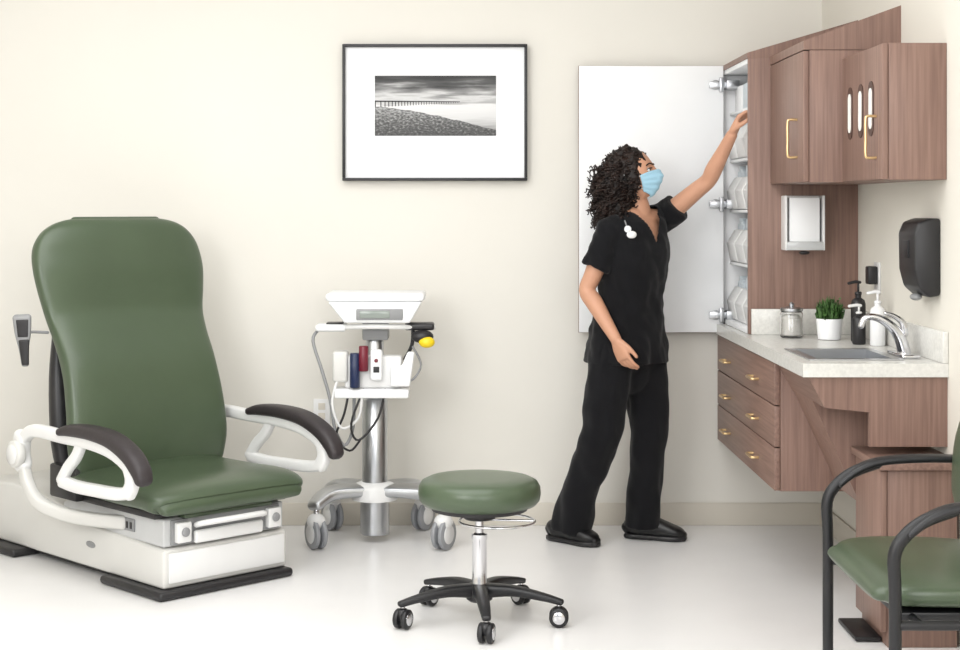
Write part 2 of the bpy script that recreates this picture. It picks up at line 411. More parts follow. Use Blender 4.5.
g=Grp('wall_outlet',(1.605,6.14,1.15))
box('outlet_plate',(WX-0.007,6.10,1.09),(WX-0.0005,6.18,1.21),M_plast,g,0.002)
box('plug_adapter',(WX-0.045,6.115,1.125),(WX-0.008,6.165,1.195),M_dark,g,0.006)
g=Grp('wall_outlet',(-0.627,7.095,0.51))
box('outlet_plate',(-0.665,7.092,0.455),(-0.590,7.0995,0.565),M_plast,g,0.002)
box('socket_upper',(-0.643,7.089,0.517),(-0.612,7.093,0.547),M_trim,g,0.002)
box('socket_lower',(-0.643,7.089,0.473),(-0.612,7.093,0.503),M_trim,g,0.002)

ct=cz1+0.001
g=Grp('glass_cotton_jar',(1.31,6.3,ct))
lathe('jar_glass',[(0.040,0),(0.045,0.004),(0.045,0.095),(0.040,0.103),(0.0385,0.100),(0.042,0.092),(0.042,0.008),(0.035,0.006)],(1.31,6.3,ct),M_glass,g)
lathe('cotton_fill',[(0.030,0.009),(0.040,0.012),(0.040,0.075),(0.028,0.088)],(1.31,6.3,ct),M_cotton,g)
lathe('jar_lid',[(0.042,0.104),(0.045,0.106),(0.045,0.116),(0.02,0.122),(0.008,0.124),(0.010,0.134),(0.004,0.140)],(1.31,6.3,ct),M_steel,g)

g=Grp('potted_plant',(1.437,6.2,ct))
lathe('pot',[(0.040,0),(0.044,0.003),(0.051,0.078),(0.049,0.082),(0.046,0.080),(0.044,0.068)],(1.437,6.2,ct),M_white,g)
lathe('soil',[(0.042,0.055),(0.044,0.068),(0.02,0.072)],(1.437,6.2,ct),M_soil,g)
a=Acc()
for i in range(260):
    th=random.uniform(0,6.283); rr=0.042*math.sqrt(random.random()); h=random.uniform(0.035,0.115)*(1-0.35*(rr/0.042)**2)
    b=V((1.437+rr*math.cos(th),6.2+rr*math.sin(th),ct+0.068)); tip=V((1.437+rr*1.35*math.cos(th)+random.uniform(-.008,.008),6.2+rr*1.35*math.sin(th)+random.uniform(-.008,.008),ct+0.068+h))
    d=(tip-b); s=d.cross(V((random.uniform(-1,1),random.uniform(-1,1),0.1))).normalized()*0.006; m_=b+d*0.6
    a.add(([b-s*.3,b+s*.3,m_+s,tip,m_-s],[[0,1,2,3,4]]))
    for q in range(2):
        c=b+d*random.uniform(.3,.95); ax=V((random.uniform(-1,1),random.uniform(-1,1),random.uniform(0,1))).normalized()*0.013; s2=ax.cross(d).normalized()*0.006
        a.add(([c,c+ax*.5+s2,c+ax,c+ax*.5-s2],[[0,1,2,3]]))
mk('leaves',a.v,a.f,M_leaf,g,False)

def bottle(name,x,y,h,r,mb,mt):
    g=Grp(name,(x,y,ct))
    lathe('bottle_body',[(r*0.9,0),(r,0.004),(r,h*0.62),(r*0.85,h*0.68),(r*0.4,h*0.72),(r*0.4,h*0.76)],(x,y,ct),mb,g)
    cyl('pump_collar',(x,y,ct+h*0.76),(x,y,ct+h*0.82),r*0.48,mt,g)
    cyl('pump_stem',(x,y,ct+h*0.82),(x,y,ct+h*0.95),r*0.16,mt,g)
    tube('pump_nozzle',[(x+0.006,y,ct+h*0.97),(x-0.01,y,ct+h*0.98),(x-0.036,y,ct+h*0.955)],0.006,mt,g)
bottle('black_pump_bottle',1.525,6.10,0.235,0.028,M_dark,M_dark)
bottle('white_pump_bottle',1.555,5.93,0.205,0.028,M_white,M_white)
bottle('dark_soap_bottle',1.500,5.99,0.15,0.025,M_dark,M_plast)

# ---------------------------------------------------------------- exam chair (local: x lateral, y backwards)
g=Grp('exam_chair',(-0.88,5.937,0),R(44),local=True)
prism('base_shroud',[(0.0,0.035),(0.0,0.178),(0.55,0.205),(0.80,0.262),(1.12,0.285),(1.45,0.26),(1.48,0.035)],'X',-0.28,0.28,M_cream,g,0.012)
prism('upper_housing',[(0.012,0.184),(0.012,0.286),(0.60,0.293),(0.72,0.262),(0.72,0.19)],'X',-0.272,0.272,M_lgrey,g,0.008)
box('foot_plate_front',(-0.318,-0.035,0.001),(0.290,0.38,0.034),M_dark,g,0.014,3)
box('foot_plate_rear',(-0.34,1.00,0.001),(0.34,1.30,0.034),M_dark,g,0.012,3)
box('base_skid',(-0.24,0.1,0.012),(0.24,1.30,0.033),M_dark,g,0.004)
box('front_lower_panel',(-0.262,-0.010,0.055),(0.262,-0.001,0.165),M_plast,g,0.006)
box('front_recess',(-0.245,0.000,0.190),(0.245,0.011,0.283),M_grey,g,0.004)
box('step_panel',(-0.155,-0.022,0.188),(0.155,0.000,0.236),M_plast,g,0.010,3)
tube('step_handle',[(-0.15,-0.02,0.258),(-0.13,-0.045,0.266),(0,-0.055,0.268),(0.13,-0.045,0.266),(0.15,-0.02,0.258)],0.011,M_plast,g)
for i,x in enumerate((-0.205,0.205)):
    box('step_bracket_%d'%(i+1),(x-0.030,-0.028,0.200),(x+0.030,0.0,0.275),M_plast,g,0.006)
    cyl('bracket_knob_%d'%(i+1),(x,-0.028,0.240),(x,-0.038,0.240),0.017,M_grey,g)
ellobj('shell_badge',(-0.281,0.50,0.125),(0.003,0.035,0.013),M_grey,g)
box('side_port',(-0.277,0.20,0.215),(-0.272,0.27,0.262),M_grey,g,0.002)
box('side_socket_1',(-0.2795,0.215,0.225),(-0.277,0.228,0.250),M_dark,g,0.001)
box('side_socket_2',(-0.2795,0.242,0.225),(-0.277,0.255,0.250),M_dark,g,0.001)
box('seat_frame',(-0.30,0.03,0.288),(0.30,0.66,0.312),M_dark,g,0.004)
box('foot_cushion',(-0.20,-0.020,0.284),(0.20,0.05,0.306),M_green,g,0.01)
S=[( -0.030,0.338,0.322,0.034),(-0.01,0.350,0.346,0.050),(0.08,0.362,0.354,0.056),(0.25,0.360,0.356,0.054),(0.42,0.362,0.353,0.05),(0.56,0.37,0.335,0.045),(0.62,0.375,0.31,0.04)]
loftobj('seat_cushion',[(0,y,z,a,b) for y,z,a,b in S],M_green,g,side=(1,0,0),n=48,e=3.6,k=6)
Bk=[(0.575,0.40,0.345,0.06),(0.578,0.50,0.362,0.062),(0.596,0.64,0.356,0.065),(0.636,0.78,0.348,0.066),(0.696,0.90,0.350,0.060),(0.738,0.99,0.362,0.055),(0.756,1.08,0.380,0.056),(0.768,1.16,0.391,0.058),(0.782,1.225,0.389,0.058),(0.790,1.27,0.377,0.056),(0.795,1.305,0.356,0.052),(0.798,1.333,0.328,0.046),(0.801,1.354,0.292,0.038),(0.803,1.368,0.250,0.028),(0.804,1.376,0.205,0.017)]
BX=0.018
def back_pad():
    v,f=loft([(BX,y,z,a,b) for y,z,a,b in Bk],side=(1,0,0),n=64,e=3.4,k=5,capf=0.5)
    out=[]
    for p in v:
        q=p.copy()
        q.y += -0.032*(abs(p.x-BX)/0.38)**2.5*min(1,max(0,(1.25-p.z)/0.4)) 
        out.append(q)
    return out,f
v,f=back_pad(); mk('back_cushion',v,f,M_green,g,True,60)
loftobj('back_shell',[(0,0.68,0.33,0.30,0.05),(0,0.70,0.5,0.33,0.05),(0,0.735,0.75,0.32,0.045),(0,0.78,0.95,0.28,0.03)],M_dark,g,side=(1,0,0),n=32,e=4)
box('back_hinge_block',(-0.335,0.52,0.29),(0.335,0.72,0.42),M_dark,g,0.01)
for sgn,nm in ((-1,'right_hand'),(1,'left_hand')):
    x=sgn*0.435
    loftobj('arm_pad_'+nm,[(x,0.43,0.582,0.034,0.016),(x,0.36,0.594,0.038,0.023),(x,0.22,0.598,0.040,0.026),(x,0.08,0.584,0.040,0.028),(x,-0.03,0.545,0.039,0.029),(x,-0.09,0.500,0.036,0.029),(x,-0.110,0.468,0.032,0.025)],M_rub,g,side=(1,0,0),n=24,e=3,k=5)
    def bar(n2,pts,w=0.018,h=0.017,m=M_plast):
        loftobj('arm_%s_%s'%(n2,nm),[p+(w,h) for p in pts],m,g,side=(1,0,0),n=20,e=3.5,k=5)
    bar('top_rail',[(x,0.745,0.515),(x,0.68,0.556),(x,0.60,0.566),(x,0.45,0.562),(x,0.25,0.560),(x,0.10,0.545),(x,-0.005,0.510),(x,-0.035,0.470)],0.021,0.025)
    bar('front_post',[(x,-0.035,0.480),(x,-0.036,0.440),(x,-0.015,0.408)],0.020,0.028)
    bar('lower_rail',[(x,-0.02,0.410),(x,0.06,0.396),(x,0.2,0.390),(x,0.34,0.387),(x,0.44,0.394)],0.020,0.023)
    bar('mid_post',[(x,0.45,0.394),(x,0.40,0.45),(x,0.34,0.50),(x,0.30,0.56)],0.017,0.022)
    bar('rear_knuckle',[(x,0.745,0.53),(x,0.755,0.47),(x,0.74,0.42)],0.026,0.040)
    cyl('arm_pivot_'+nm,(x+sgn*0.012,0.745,0.466),(x+sgn*0.045,0.745,0.466),0.052,M_cream,g)
    cyl('arm_pivot_cap_'+nm,(x+sgn*0.045,0.745,0.466),(x+sgn*0.050,0.745,0.466),0.038,M_plast,g)
    bar('support_strut',[(x,0.74,0.43),(x*0.99,0.71,0.35),(x*0.96,0.65,0.285),(x*0.86,0.54,0.250),(x*0.74,0.40,0.240),(x*0.62,0.28,0.240)],0.021,0.026,M_cream)
tube('remote_bracket',[(-0.33,0.74,0.93),(-0.40,0.75,0.935),(-0.44,0.735,0.93)],0.006,M_grey,g)
RS=(0.719,-0.695,0)
loftobj('remote_control',[(-0.440,0.715,0.815,0.014,0.010),(-0.446,0.715,0.87,0.018,0.012),(-0.450,0.715,0.93,0.030,0.014),(-0.454,0.715,0.995,0.036,0.014)],M_grey,g,side=RS,n=20,e=3.5)
loftobj('remote_screen',[(-0.457,0.703,0.925,0.020,0.004),(-0.460,0.703,0.985,0.024,0.004)],M_dark,g,side=RS,n=16,e=4)
loftobj('remote_grip',[(-0.446,0.704,0.818,0.014,0.007),(-0.452,0.704,0.905,0.021,0.007)],M_dark,g,side=RS,n=16,e=3)

# ---------------------------------------------------------------- rolling stool
sc=V((0.060,5.45,0)); g=Grp('rolling_stool',tuple(sc))
lathe('seat',[(0.10,0.398),(0.175,0.400),(0.196,0.406),(0.207,0.420),(0.211,0.442),(0.209,0.464),(0.199,0.482),(0.178,0.492),(0.12,0.498),(0.04,0.500)],sc,M_green,g,n=72)
lathe('seat_base',[(0.09,0.384),(0.165,0.386),(0.168,0.398),(0.10,0.399)],sc,M_dark,g)
lathe('mechanism',[(0.05,0.352),(0.055,0.356),(0.055,0.386),(0.04,0.387)],sc,M_dark,g)
lathe('gas_lift_upper',[(0.013,0.23),(0.014,0.24),(0.014,0.355),(0.012,0.356)],sc,M_chrome,g)
lathe('gas_lift_lower',[(0.030,0.08),(0.030,0.10),(0.0255,0.11),(0.0245,0.28),(0.027,0.285),(0.027,0.30),(0.018,0.305)],sc,M_chrome,g)
ring('height_ring',(sc.x+0.060,sc.y,0.345),0.130,0.0045,M_chrome,g,-180,180)
tube('ring_spoke',[(sc.x,sc.y,0.350),(sc.x+0.19,sc.y,0.345)],0.004,M_chrome,g)
lathe('hub',[(0.035,0.07),(0.045,0.078),(0.045,0.118),(0.034,0.132)],sc,M_black,g)
for i,an in enumerate((-86,-15,-159,57,130)):
    d=V((math.cos(R(an)),math.sin(R(an)),0)); s=V((-d.y,d.x,0))
    def P(r,z): return tuple(sc+d*r+V((0,0,z)))
    loftobj('leg_%d'%(i+1),[P(0.03,0.108)+(0.026,0.024),P(0.12,0.112)+(0.023,0.018),P(0.22,0.098)+(0.019,0.013),P(0.285,0.084)+(0.015,0.010)],M_black,g,side=tuple(s),n=16,e=3.5)
    cyl('caster_stem_%d'%(i+1),P(0.278,0.05),P(0.278,0.082),0.007,M_chrome,g)
    wa=R(an+70+i*31); w=V((math.cos(wa),math.sin(wa),0)); c=V(P(0.278,0.034))
    for q,sg in enumerate((-1,1)):
        cyl('caster_wheel_%d_%d'%(i+1,q+1),tuple(c+w*sg*0.006),tuple(c+w*sg*0.024),0.033,M_black,g)
        cyl('caster_cap_%d_%d'%(i+1,q+1),tuple(c+w*sg*0.024),tuple(c+w*sg*0.027),0.021,M_chrome,g)
    ellobj('caster_hood_%d'%(i+1),tuple(c+V((0,0,0.014))),(0.024,0.024,0.024),M_black,g)

# ---------------------------------------------------------------- vitals cart
cx,cy=-0.372,6.76; g=Grp('vitals_monitor_cart',(cx,cy,0))
lathe('column_lower',[(0.055,0.030),(0.062,0.035),(0.062,0.235),(0.054,0.24),(0.054,0.60),(0.046,0.61)],(cx,cy,0),M_steel,g)
lathe('column_upper',[(0.036,0.60),(0.038,0.61),(0.038,0.90),(0.03,0.91)],(cx,cy,0),M_steel,g)
lathe('hub_collar',[(0.075,0.175),(0.098,0.18),(0.100,0.225),(0.085,0.245),(0.057,0.255)],(cx,cy,0),M_plast,g)
for i,(ex,ey) in enumerate(((-0.235,-0.16),(0.295,-0.17),(-0.20,0.235),(0.20,0.235))):
    p=[(cx,cy,0.215),(cx+ex*0.45,cy+ey*0.25,0.222),(cx+ex*0.80,cy+ey*0.55,0.215),(cx+ex*1.02,cy+ey*0.95,0.180)]
    loftobj('base_arm_%d'%(i+1),[p[0]+(0.075,0.026),p[1]+(0.065,0.028),p[2]+(0.050,0.028),p[3]+(0.036,0.022)],M_steel,g,side=(ey,-ex,0),n=20,e=3)
    wx,wy=cx+ex,cy+ey
    cyl('caster_stem_%d'%(i+1),(wx,wy,0.12),(wx,wy,0.18),0.012,M_chrome,g)
    for q,sg in enumerate((-1,1)):
        w=V((0.87,-0.5 if i%2 else 0.5,0)); c=V((wx,wy,0.065))
        cyl('wheel_%d_%d'%(i+1,q+1),tuple(c+w*sg*0.008),tuple(c+w*sg*0.026),0.064,M_wheel,g)
        cyl('wheel_cap_%d_%d'%(i+1,q+1),tuple(c+w*sg*0.026),tuple(c+w*sg*0.029),0.040,M_plast,g)
    ellobj('caster_hood_%d'%(i+1),(wx,wy,0.115),(0.04,0.04,0.035),M_plast,g)
box('top_tray',(cx-0.200,cy-0.13,1.028),(cx+0.215,cy+0.15,1.062),M_white,g,0.014,3)
prism('monitor_body',[(cx-0.190,1.027),(cx-0.120,0.938),(cx+0.155,0.938),(cx+0.205,1.027)],'Y',cy-0.140,cy+0.10,M_white,g,0.010)
box('display_bezel',(cx-0.070,cy-0.147,0.952),(cx+0.125,cy-0.139,0.998),M_grey,g,0.004)
box('display_screen',(cx-0.055,cy-0.150,0.960),(cx+0.070,cy-0.1455,0.990),M_lcd,g,0.002)
box('mount_block',(cx-0.05,cy-0.06,0.86),(cx+0.06,cy+0.06,0.937),M_grey,g,0.008)
tube('handle_bar',[(cx-0.235,cy-0.06,0.915),(cx-0.1,cy-0.10,0.920),(cx,cy-0.11,0.922),(cx+0.12,cy-0.10,0.920),(cx+0.25,cy-0.06,0.915)],0.011,M_plast,g)
box('left_holder',(cx-0.245,cy-0.11,0.900),(cx-0.115,cy+0.01,0.930),M_white,g,0.012,3)
box('left_holder_pad',(cx-0.20,cy-0.09,0.930),(cx-0.13,cy-0.01,0.936),M_dark,g,0.003)
box('right_holder',(cx+0.13,cy-0.10,0.905),(cx+0.255,cy+0.0,0.935),M_dark,g,0.010,3)
ellobj('scanner_head',(cx+0.205,cy-0.10,0.880),(0.048,0.038,0.028),M_dark,g)
ellobj('scanner_light',(cx+0.225,cy-0.125,0.858),(0.034,0.024,0.024),M_yellow,g)
tube('scanner_neck',[(cx+0.165,cy-0.06,0.90),(cx+0.16,cy-0.06,0.84),(cx+0.13,cy-0.04,0.78)],0.008,M_dark,g)
box('module_housing',(cx-0.12,cy-0.125,0.665),(cx+0.12,cy-0.052,0.80),M_plast,g,0.012,3)
box('module_shelf',(cx-0.16,cy-0.15,0.625),(cx+0.15,cy-0.03,0.664),M_white,g,0.008)
cyl('thermometer_well_blue',(cx-0.075,cy-0.15,0.670),(cx-0.075,cy-0.15,0.815),0.021,M_blue,g)
cyl('probe_cover_tube_red',(cx-0.038,cy-0.155,0.740),(cx-0.038,cy-0.155,0.845),0.020,M_red,g)
box('ear_thermometer',(cx-0.01,cy-0.165,0.70),(cx+0.04,cy-0.128,0.83),M_white,g,0.012,3)
box('thermometer_screen',(cx+0.003,cy-0.168,0.735),(cx+0.028,cy-0.1645,0.760),M_dark,g,0.002)
cyl('thermometer_button',(cx+0.015,cy-0.165,0.785),(cx+0.015,cy-0.172,0.785),0.008,M_red,g)
prism('wire_basket',[(cx+0.075,0.675),(cx+0.155,0.675),(cx+0.175,0.82),(cx+0.145,0.82),(cx+0.12,0.76),(cx+0.075,0.76)],'Y',cy-0.16,cy-0.126,M_white,g,0.008)
box('cuff_pouch',(cx-0.17,cy-0.14,0.69),(cx-0.105,cy-0.06,0.82),M_cream,g,0.012,3)
tube('coil_cable_1',[(cx-0.235,cy-0.07,0.905),(cx-0.255,cy-0.09,0.86),(cx-0.215,cy-0.12,0.74),(cx-0.18,cy-0.13,0.62),(cx-0.16,cy-0.13,0.50),(cx-0.12,cy-0.12,0.425),(cx-0.085,cy-0.11,0.50),(cx-0.080,cy-0.12,0.66)],0.007,M_grey,g)
tube('coil_cable_2',[(cx-0.15,cy-0.13,0.70),(cx-0.17,cy-0.14,0.60),(cx-0.13,cy-0.14,0.50),(cx-0.06,cy-0.13,0.545),(cx-0.045,cy-0.14,0.66)],0.006,M_plast,g)
tube('coil_cable_3',[(cx-0.10,cy-0.13,0.66),(cx-0.12,cy-0.14,0.56),(cx-0.155,cy-0.13,0.46),(cx-0.10,cy-0.10,0.40),(cx-0.058,cy-0.06,0.44)],0.005,M_dark,g)
tube('coil_cable_4',[(cx-0.04,cy-0.13,0.66),(cx-0.09,cy-0.15,0.52),(cx-0.06,cy-0.14,0.45),(cx+0.02,cy-0.13,0.54),(cx+0.05,cy-0.13,0.66)],0.005,M_dark,g)
tube('probe_cable',[(cx+0.16,cy-0.06,0.84),(cx+0.20,cy-0.10,0.76),(cx+0.16,cy-0.14,0.70),(cx+0.13,cy-0.14,0.74)],0.005,M_grey,g)

# ---------------------------------------------------------------- guest chair (faces -X)
g=Grp('guest_armchair',(1.30,4.33,0))
loftobj('seat_cushion',[(1.085,4.335,0.427,0.270,0.030),(1.12,4.335,0.430,0.305,0.040),(1.20,4.335,0.433,0.322,0.043),(1.35,4.335,0.432,0.325,0.042),(1.48,4.335,0.428,0.31,0.038)],M_green,g,side=(0,1,0),n=44,e=3.4)
loftobj('back_cushion',[(1.454,4.335,0.565,0.31,0.026),(1.456,4.335,0.62,0.335,0.030),(1.468,4.335,0.75,0.335,0.030),(1.505,4.335,0.87,0.31,0.028),(1.53,4.335,0.93,0.26,0.022)],M_green,g,side=(0,1,0),n=44,e=4)
box('seat_pan',(1.12,4.05,0.365),(1.47,4.62,0.388),M_black,g,0.006)
for nm,y in (('far',4.70),('near',3.97)):
    tube('front_leg_'+nm,[(1.085,y,0.004),(1.085,y,0.20),(1.085,y,0.45),(1.083,y,0.55),(1.11,y,0.600),(1.16,y,0.638),(1.23,y,0.664)],0.016,M_black,g,k=4,rf=[0.015,0.016,0.016,0.017,0.017,0.017,0.017])
    loftobj('armrest_'+nm,[(1.12,y,0.605,0.024,0.010),(1.17,y,0.644,0.027,0.012),(1.24,y,0.670,0.028,0.012),(1.36,y,0.679,0.028,0.012),(1.48,y,0.677,0.025,0.011)],M_black,g,side=(0,1,0),n=16,e=3)
    tube('rear_leg_'+nm,[(1.565,y,0.004),(1.545,y,0.20),(1.525,y,0.45),(1.525,y,0.60),(1.54,y,0.75),(1.565,y,0.90)],0.015,M_black,g)
    tube('arm_back_join_'+nm,[(1.47,y,0.675),(1.533,y,0.675)],0.012,M_black,g)
    tube('side_rail_'+nm,[(1.085,y,0.375),(1.535,y,0.375)],0.012,M_black,g)
    sg=-1 if nm=='far' else 1
    tube('back_bracket_'+nm,[(1.535,y,0.72),(1.52,y+sg*0.06,0.72),(1.485,y+sg*0.10,0.72)],0.010,M_black,g)
for i,x in enumerate((1.15,1.50)):
    tube('cross_rail_%d'%(i+1),[(x,3.97,0.375),(x,4.70,0.375)],0.011,M_black,g)

# ---------------------------------------------------------------- nurse
g=Grp('nurse',(0.68,6.72,0))
F=V((0.62,-0.785,0)).normalized(); L=V((0.785,0.62,0)).normalized(); UP=V((0,0,1))
SR=V((0.618,6.630,1.322)); ER=V((0.524,6.64,1.075)); WR=V((0.632,6.525,0.882))
SL=V((0.862,6.815,1.372)); EL=V((1.040,6.700,1.535)); WL=V((1.120,6.585,1.722))
HR=V((0.640,6.665,0.86)); KR=V((0.588,6.630,0.485)); AR=V((0.462,6.725,0.105))
HL=V((0.768,6.775,0.86)); KL=V((0.795,6.745,0.475)); AL=V((0.775,6.785,0.105))
HC=V((0.724,6.705,1.560))   # head centre
pit=R(13); hf=V((0.940,-0.342,0)).normalized(); hl=UP.cross(hf).normalized()
HFv=(hf*math.cos(pit)+UP*math.sin(pit)).normalized(); HUv=HFv.cross(hl).normalized()
HM=Matrix((HFv,hl,HUv)).transposed()
def headpoint(d,off=0.0,nose=True):
    x,y,z=d
    X=x*(0.093 if x>0 else 0.100); Y=y*0.073; Z=z*0.112
    if z<0:
        t=-z
        Y*=1-0.28*t**1.4
        X*= (1+0.22*t) if x>0 else (1-0.40*t)
    if x>0:
        gz=lambda c,s:math.exp(-((z-c)/s)**2)
        gy=lambda c,s:math.exp(-((abs(y)-c)/s)**2)
        if nose:
            X+=0.024*gy(0,0.13)*gz(-0.17,0.13)+0.010*gy(0,0.10)*gz(0.0,0.16)
            X-=0.011*gy(0.38,0.17)*gz(0.02,0.13)
            X+=0.007*gy(0,0.26)*gz(-0.50,0.06)-0.003*gy(0,0.3)*gz(-0.62,0.05)
            X+=0.012*gy(0,0.25)*gz(-0.80,0.14)+0.004*gy(0.3,0.3)*gz(0.22,0.08)
        else:
            X+=0.026*math.exp(-(y/0.42)**2)*math.exp(-((z+0.27)/0.34)**2)+0.012*gy(0,0.45)*gz(-0.85,0.25)
    p=V((X,Y,Z)); 
    if off: p+=V(d).normalized()*off
    return HC+HM@p
def headmesh(off=0,n=64):
    vs,fs=ell((0,0,0),1,1,1,n=n); return [headpoint(v,off) for v in vs],fs

def seg(pts,rad,side=(1,0,0),**k):
    return loft([tuple(p)+((r,r) if not isinstance(r,tuple) else r) for p,r in zip(pts,rad)],side=side,**k)
def lerp(a,b,t): return a+(b-a)*t

def torso(infl):
    rows=[(0.700,6.722,0.80,0.165,0.118),(0.700,6.722,0.88,0.165,0.118),(0.712,6.722,0.99,0.132,0.100),(0.720,6.722,1.08,0.132,0.100),
          (0.727,6.718,1.17,0.142,0.112),(0.732,6.718,1.24,0.148,0.118),(0.738,6.722,1.31,0.145,0.100),(0.745,6.726,1.365,0.115,0.075)]
    return loft([(x,y,z,a+infl,b+infl) for x,y,z,a,b in rows],side=tuple(L),n=28,e=2.3)
def chest(infl):
    o=Acc()
    for s in (-1,1):
        c=V((0.734,6.718,1.225))+F*0.066+L*s*0.062
        o.add(ell(c,0.055+infl,0.055+infl,0.058+infl))
    return o.v,o.f

def hand(acc,W,D,N,S,curl,thumbdir,spread=0.10,sc=1.0):
    D=D.normalized();N=N.normalized();S=S.normalized()
    k0=W+D*0.085*sc
    acc.add(loft([tuple(W-D*0.005)+(0.022,0.019),tuple(W+D*0.015)+(0.026,0.018),tuple(W+D*0.045)+(0.036,0.016),tuple(k0)+(0.038,0.012)],side=tuple(S),n=20,e=2.5))
    for i,(o,ln) in enumerate(((0.029,0.070),(0.010,0.078),(-0.010,0.073),(-0.029,0.058))):
        p=k0+S*o-D*0.008; d=(D+S*spread*o*10).normalized(); pts=[p]; cu=0
        c=curl[i]
        for jf,f in enumerate((0.46,0.30,0.24)):
            cu+=c*(0.8,1.0,0.7)[jf]
            dd=(d*math.cos(cu)+N*math.sin(cu)).normalized(); pts.append(pts[-1]+dd*ln*f*sc*1.05)
        acc.add(seg(pts,(0.0086,0.0082,0.0075,0.0062),side=tuple(S),n=10,k=3))
    t0=W+D*0.022+S*0.020; td=thumbdir.normalized()
    acc.add(seg([t0,t0+td*0.032+S*0.004,t0+td*0.060,t0+td*0.085-S*0.004+D*0.006],(0.014,0.0115,0.0095,0.0075),side=tuple(N),n=12,k=3))

acc=Acc()
acc.add(torso(-0.012)); acc.add(chest(-0.014))
acc.add(seg([V((0.745,6.725,1.36)),V((0.748,6.722,1.41)),V((0.735,6.722,1.46)),V((0.720,6.718,1.52))],(0.062,0.052,0.049,0.052),n=24))
acc.add(seg([V((0.748,6.725,1.37)),lerp(V((0.748,6.725,1.37)),SR,0.6),SR],(0.050,0.046,0.046),side=(0,0,1)))
acc.add(seg([V((0.748,6.725,1.37)),lerp(V((0.748,6.725,1.37)),SL,0.6),SL],(0.050,0.046,0.046),side=(0,0,1)))
acc.add(seg([SR,lerp(SR,ER,.35),lerp(SR,ER,.75),ER,lerp(ER,WR,.25),lerp(ER,WR,.65),WR],(0.046,0.043,0.038,0.035,0.037,0.030,0.024),n=18))
acc.add(seg([SL,lerp(SL,EL,.35),lerp(SL,EL,.75),EL,lerp(EL,WL,.25),lerp(EL,WL,.65),WL],(0.047,0.042,0.037,0.034,0.036,0.029,0.024),n=18))
for H,K,A in ((HR,KR,AR),(HL,KL,AL)):
    acc.add(seg([H,lerp(H,K,.3),lerp(H,K,.75),K,lerp(K,A,.3),lerp(K,A,.7),A],(0.082,0.078,0.062,0.055,0.055,0.042,0.036),n=20))
dR=V((0.36,-0.16,-0.90)).normalized(); nR=V((0.75,0.62,0.15)); nR=(nR-dR*nR.dot(dR)).normalized(); sR=V((0.5,-0.85,0.3)); sR=(sR-dR*sR.dot(dR)-nR*sR.dot(nR)).normalized()
hand(acc,WR,dR,nR,sR,(0.28,0.34,0.40,0.46),dR*0.85+sR*0.42+nR*0.25)
dL=V((0.42,-0.12,0.90)).normalized(); nL=V((0.80,-0.35,-0.42)); nL=(nL-dL*nL.dot(dL)).normalized(); sL=V((-0.4,-0.9,0.1)); sL=(sL-dL*sL.dot(dL)-nL*sL.dot(nL)).normalized()
hand(acc,WL,dL,nL,sL,(0.55,0.72,0.82,0.9),dL*0.80+sL*0.25+nL*0.55)
acc.add(headmesh())
for s in (-1,1):
    acc.add(ell(HC+HM@V((-0.005,s*0.072,-0.008)),0.016,0.010,0.030,mtx=HM))
me=acc.remesh(0.0042,3)
body=fin('body',me,M_skin,g,True,80)

for s,nm in ((-1,'right'),(1,'left')):
    c=HC+HM@V((0.0715,s*0.029,0.003))
    ellobj('eyeball_'+nm,c,(0.0125,0.0125,0.0115),M_eye,g)
    ellobj('iris_'+nm,c+HM@V((0.0105,s*0.001,0.001)),(0.0035,0.0055,0.0055),M_iris,g,mtx=HM)
    tube('eyelid_'+nm,[headpoint(V((0.90,s*0.18,0.07)).normalized(),0.001),c+HM@V((0.0125,0,0.006)),headpoint(V((0.84,s*0.60,0.05)).normalized(),0.001)],0.0022,M_hair,g,n=6)
    tube('eyebrow_'+nm,[headpoint(V((0.94,s*0.16,0.20)).normalized(),0.001),headpoint(V((0.90,s*0.38,0.26)).normalized(),0.001),headpoint(V((0.80,s*0.60,0.20)).normalized(),0.001)],0.0030,M_hair,g,n=6)
tube('lips',[headpoint(V((0.85,-0.22,-0.50)).normalized(),0),headpoint(V((0.87,0,-0.50)).normalized(),0.001),headpoint(V((0.85,0.22,-0.50)).normalized(),0)],0.005,M_lip,g,n=8)
# mask
vs=[];fs=[]; nu,nv=29,25
for j in range(nv):
    tv=j/(nv-1)
    for i in range(nu):
        tu=i/(nu-1)*2-1
        zc=-0.02-0.93*tv
        zc+=abs(tu)**2*(-0.10*(1-tv)+0.26*tv)
        az=R(64)*tu
        d=V((math.cos(az),math.sin(az),0))*math.sqrt(max(0.03,1-zc*zc)); d.z=zc; d.normalize()
        off=0.003+0.0016*math.sin(tv*math.pi*9)*(1-abs(tu)**4)
        vs.append(headpoint(d,off,False))
for j in range(nv-1):
    for i in range(nu-1): fs.append([j*nu+i,j*nu+i+1,(j+1)*nu+i+1,(j+1)*nu+i])
mo=mk('face_mask',vs,fs,M_mask,g,True,80); sd=mo.modifiers.new('s','SOLIDIFY'); sd.thickness=0.002; sd.offset=1
for s,nm in ((-1,'right'),(1,'left')):
    ear=HC+HM@V((-0.012,s*0.083,0.01)); ear2=HC+HM@V((-0.018,s*0.082,-0.02))
    ca=vs[(2)*nu+(0 if s<0 else nu-1)]; cb=vs[(nv-4)*nu+(0 if s<0 else nu-1)]
    tube('mask_loop_'+nm,[ca,lerp(ca,ear,0.5)+HM@V((0,s*0.006,0)),ear,ear2,lerp(cb,ear2,0.5)+HM@V((0,s*0.006,0)),cb],0.0015,M_white,g,n=6)

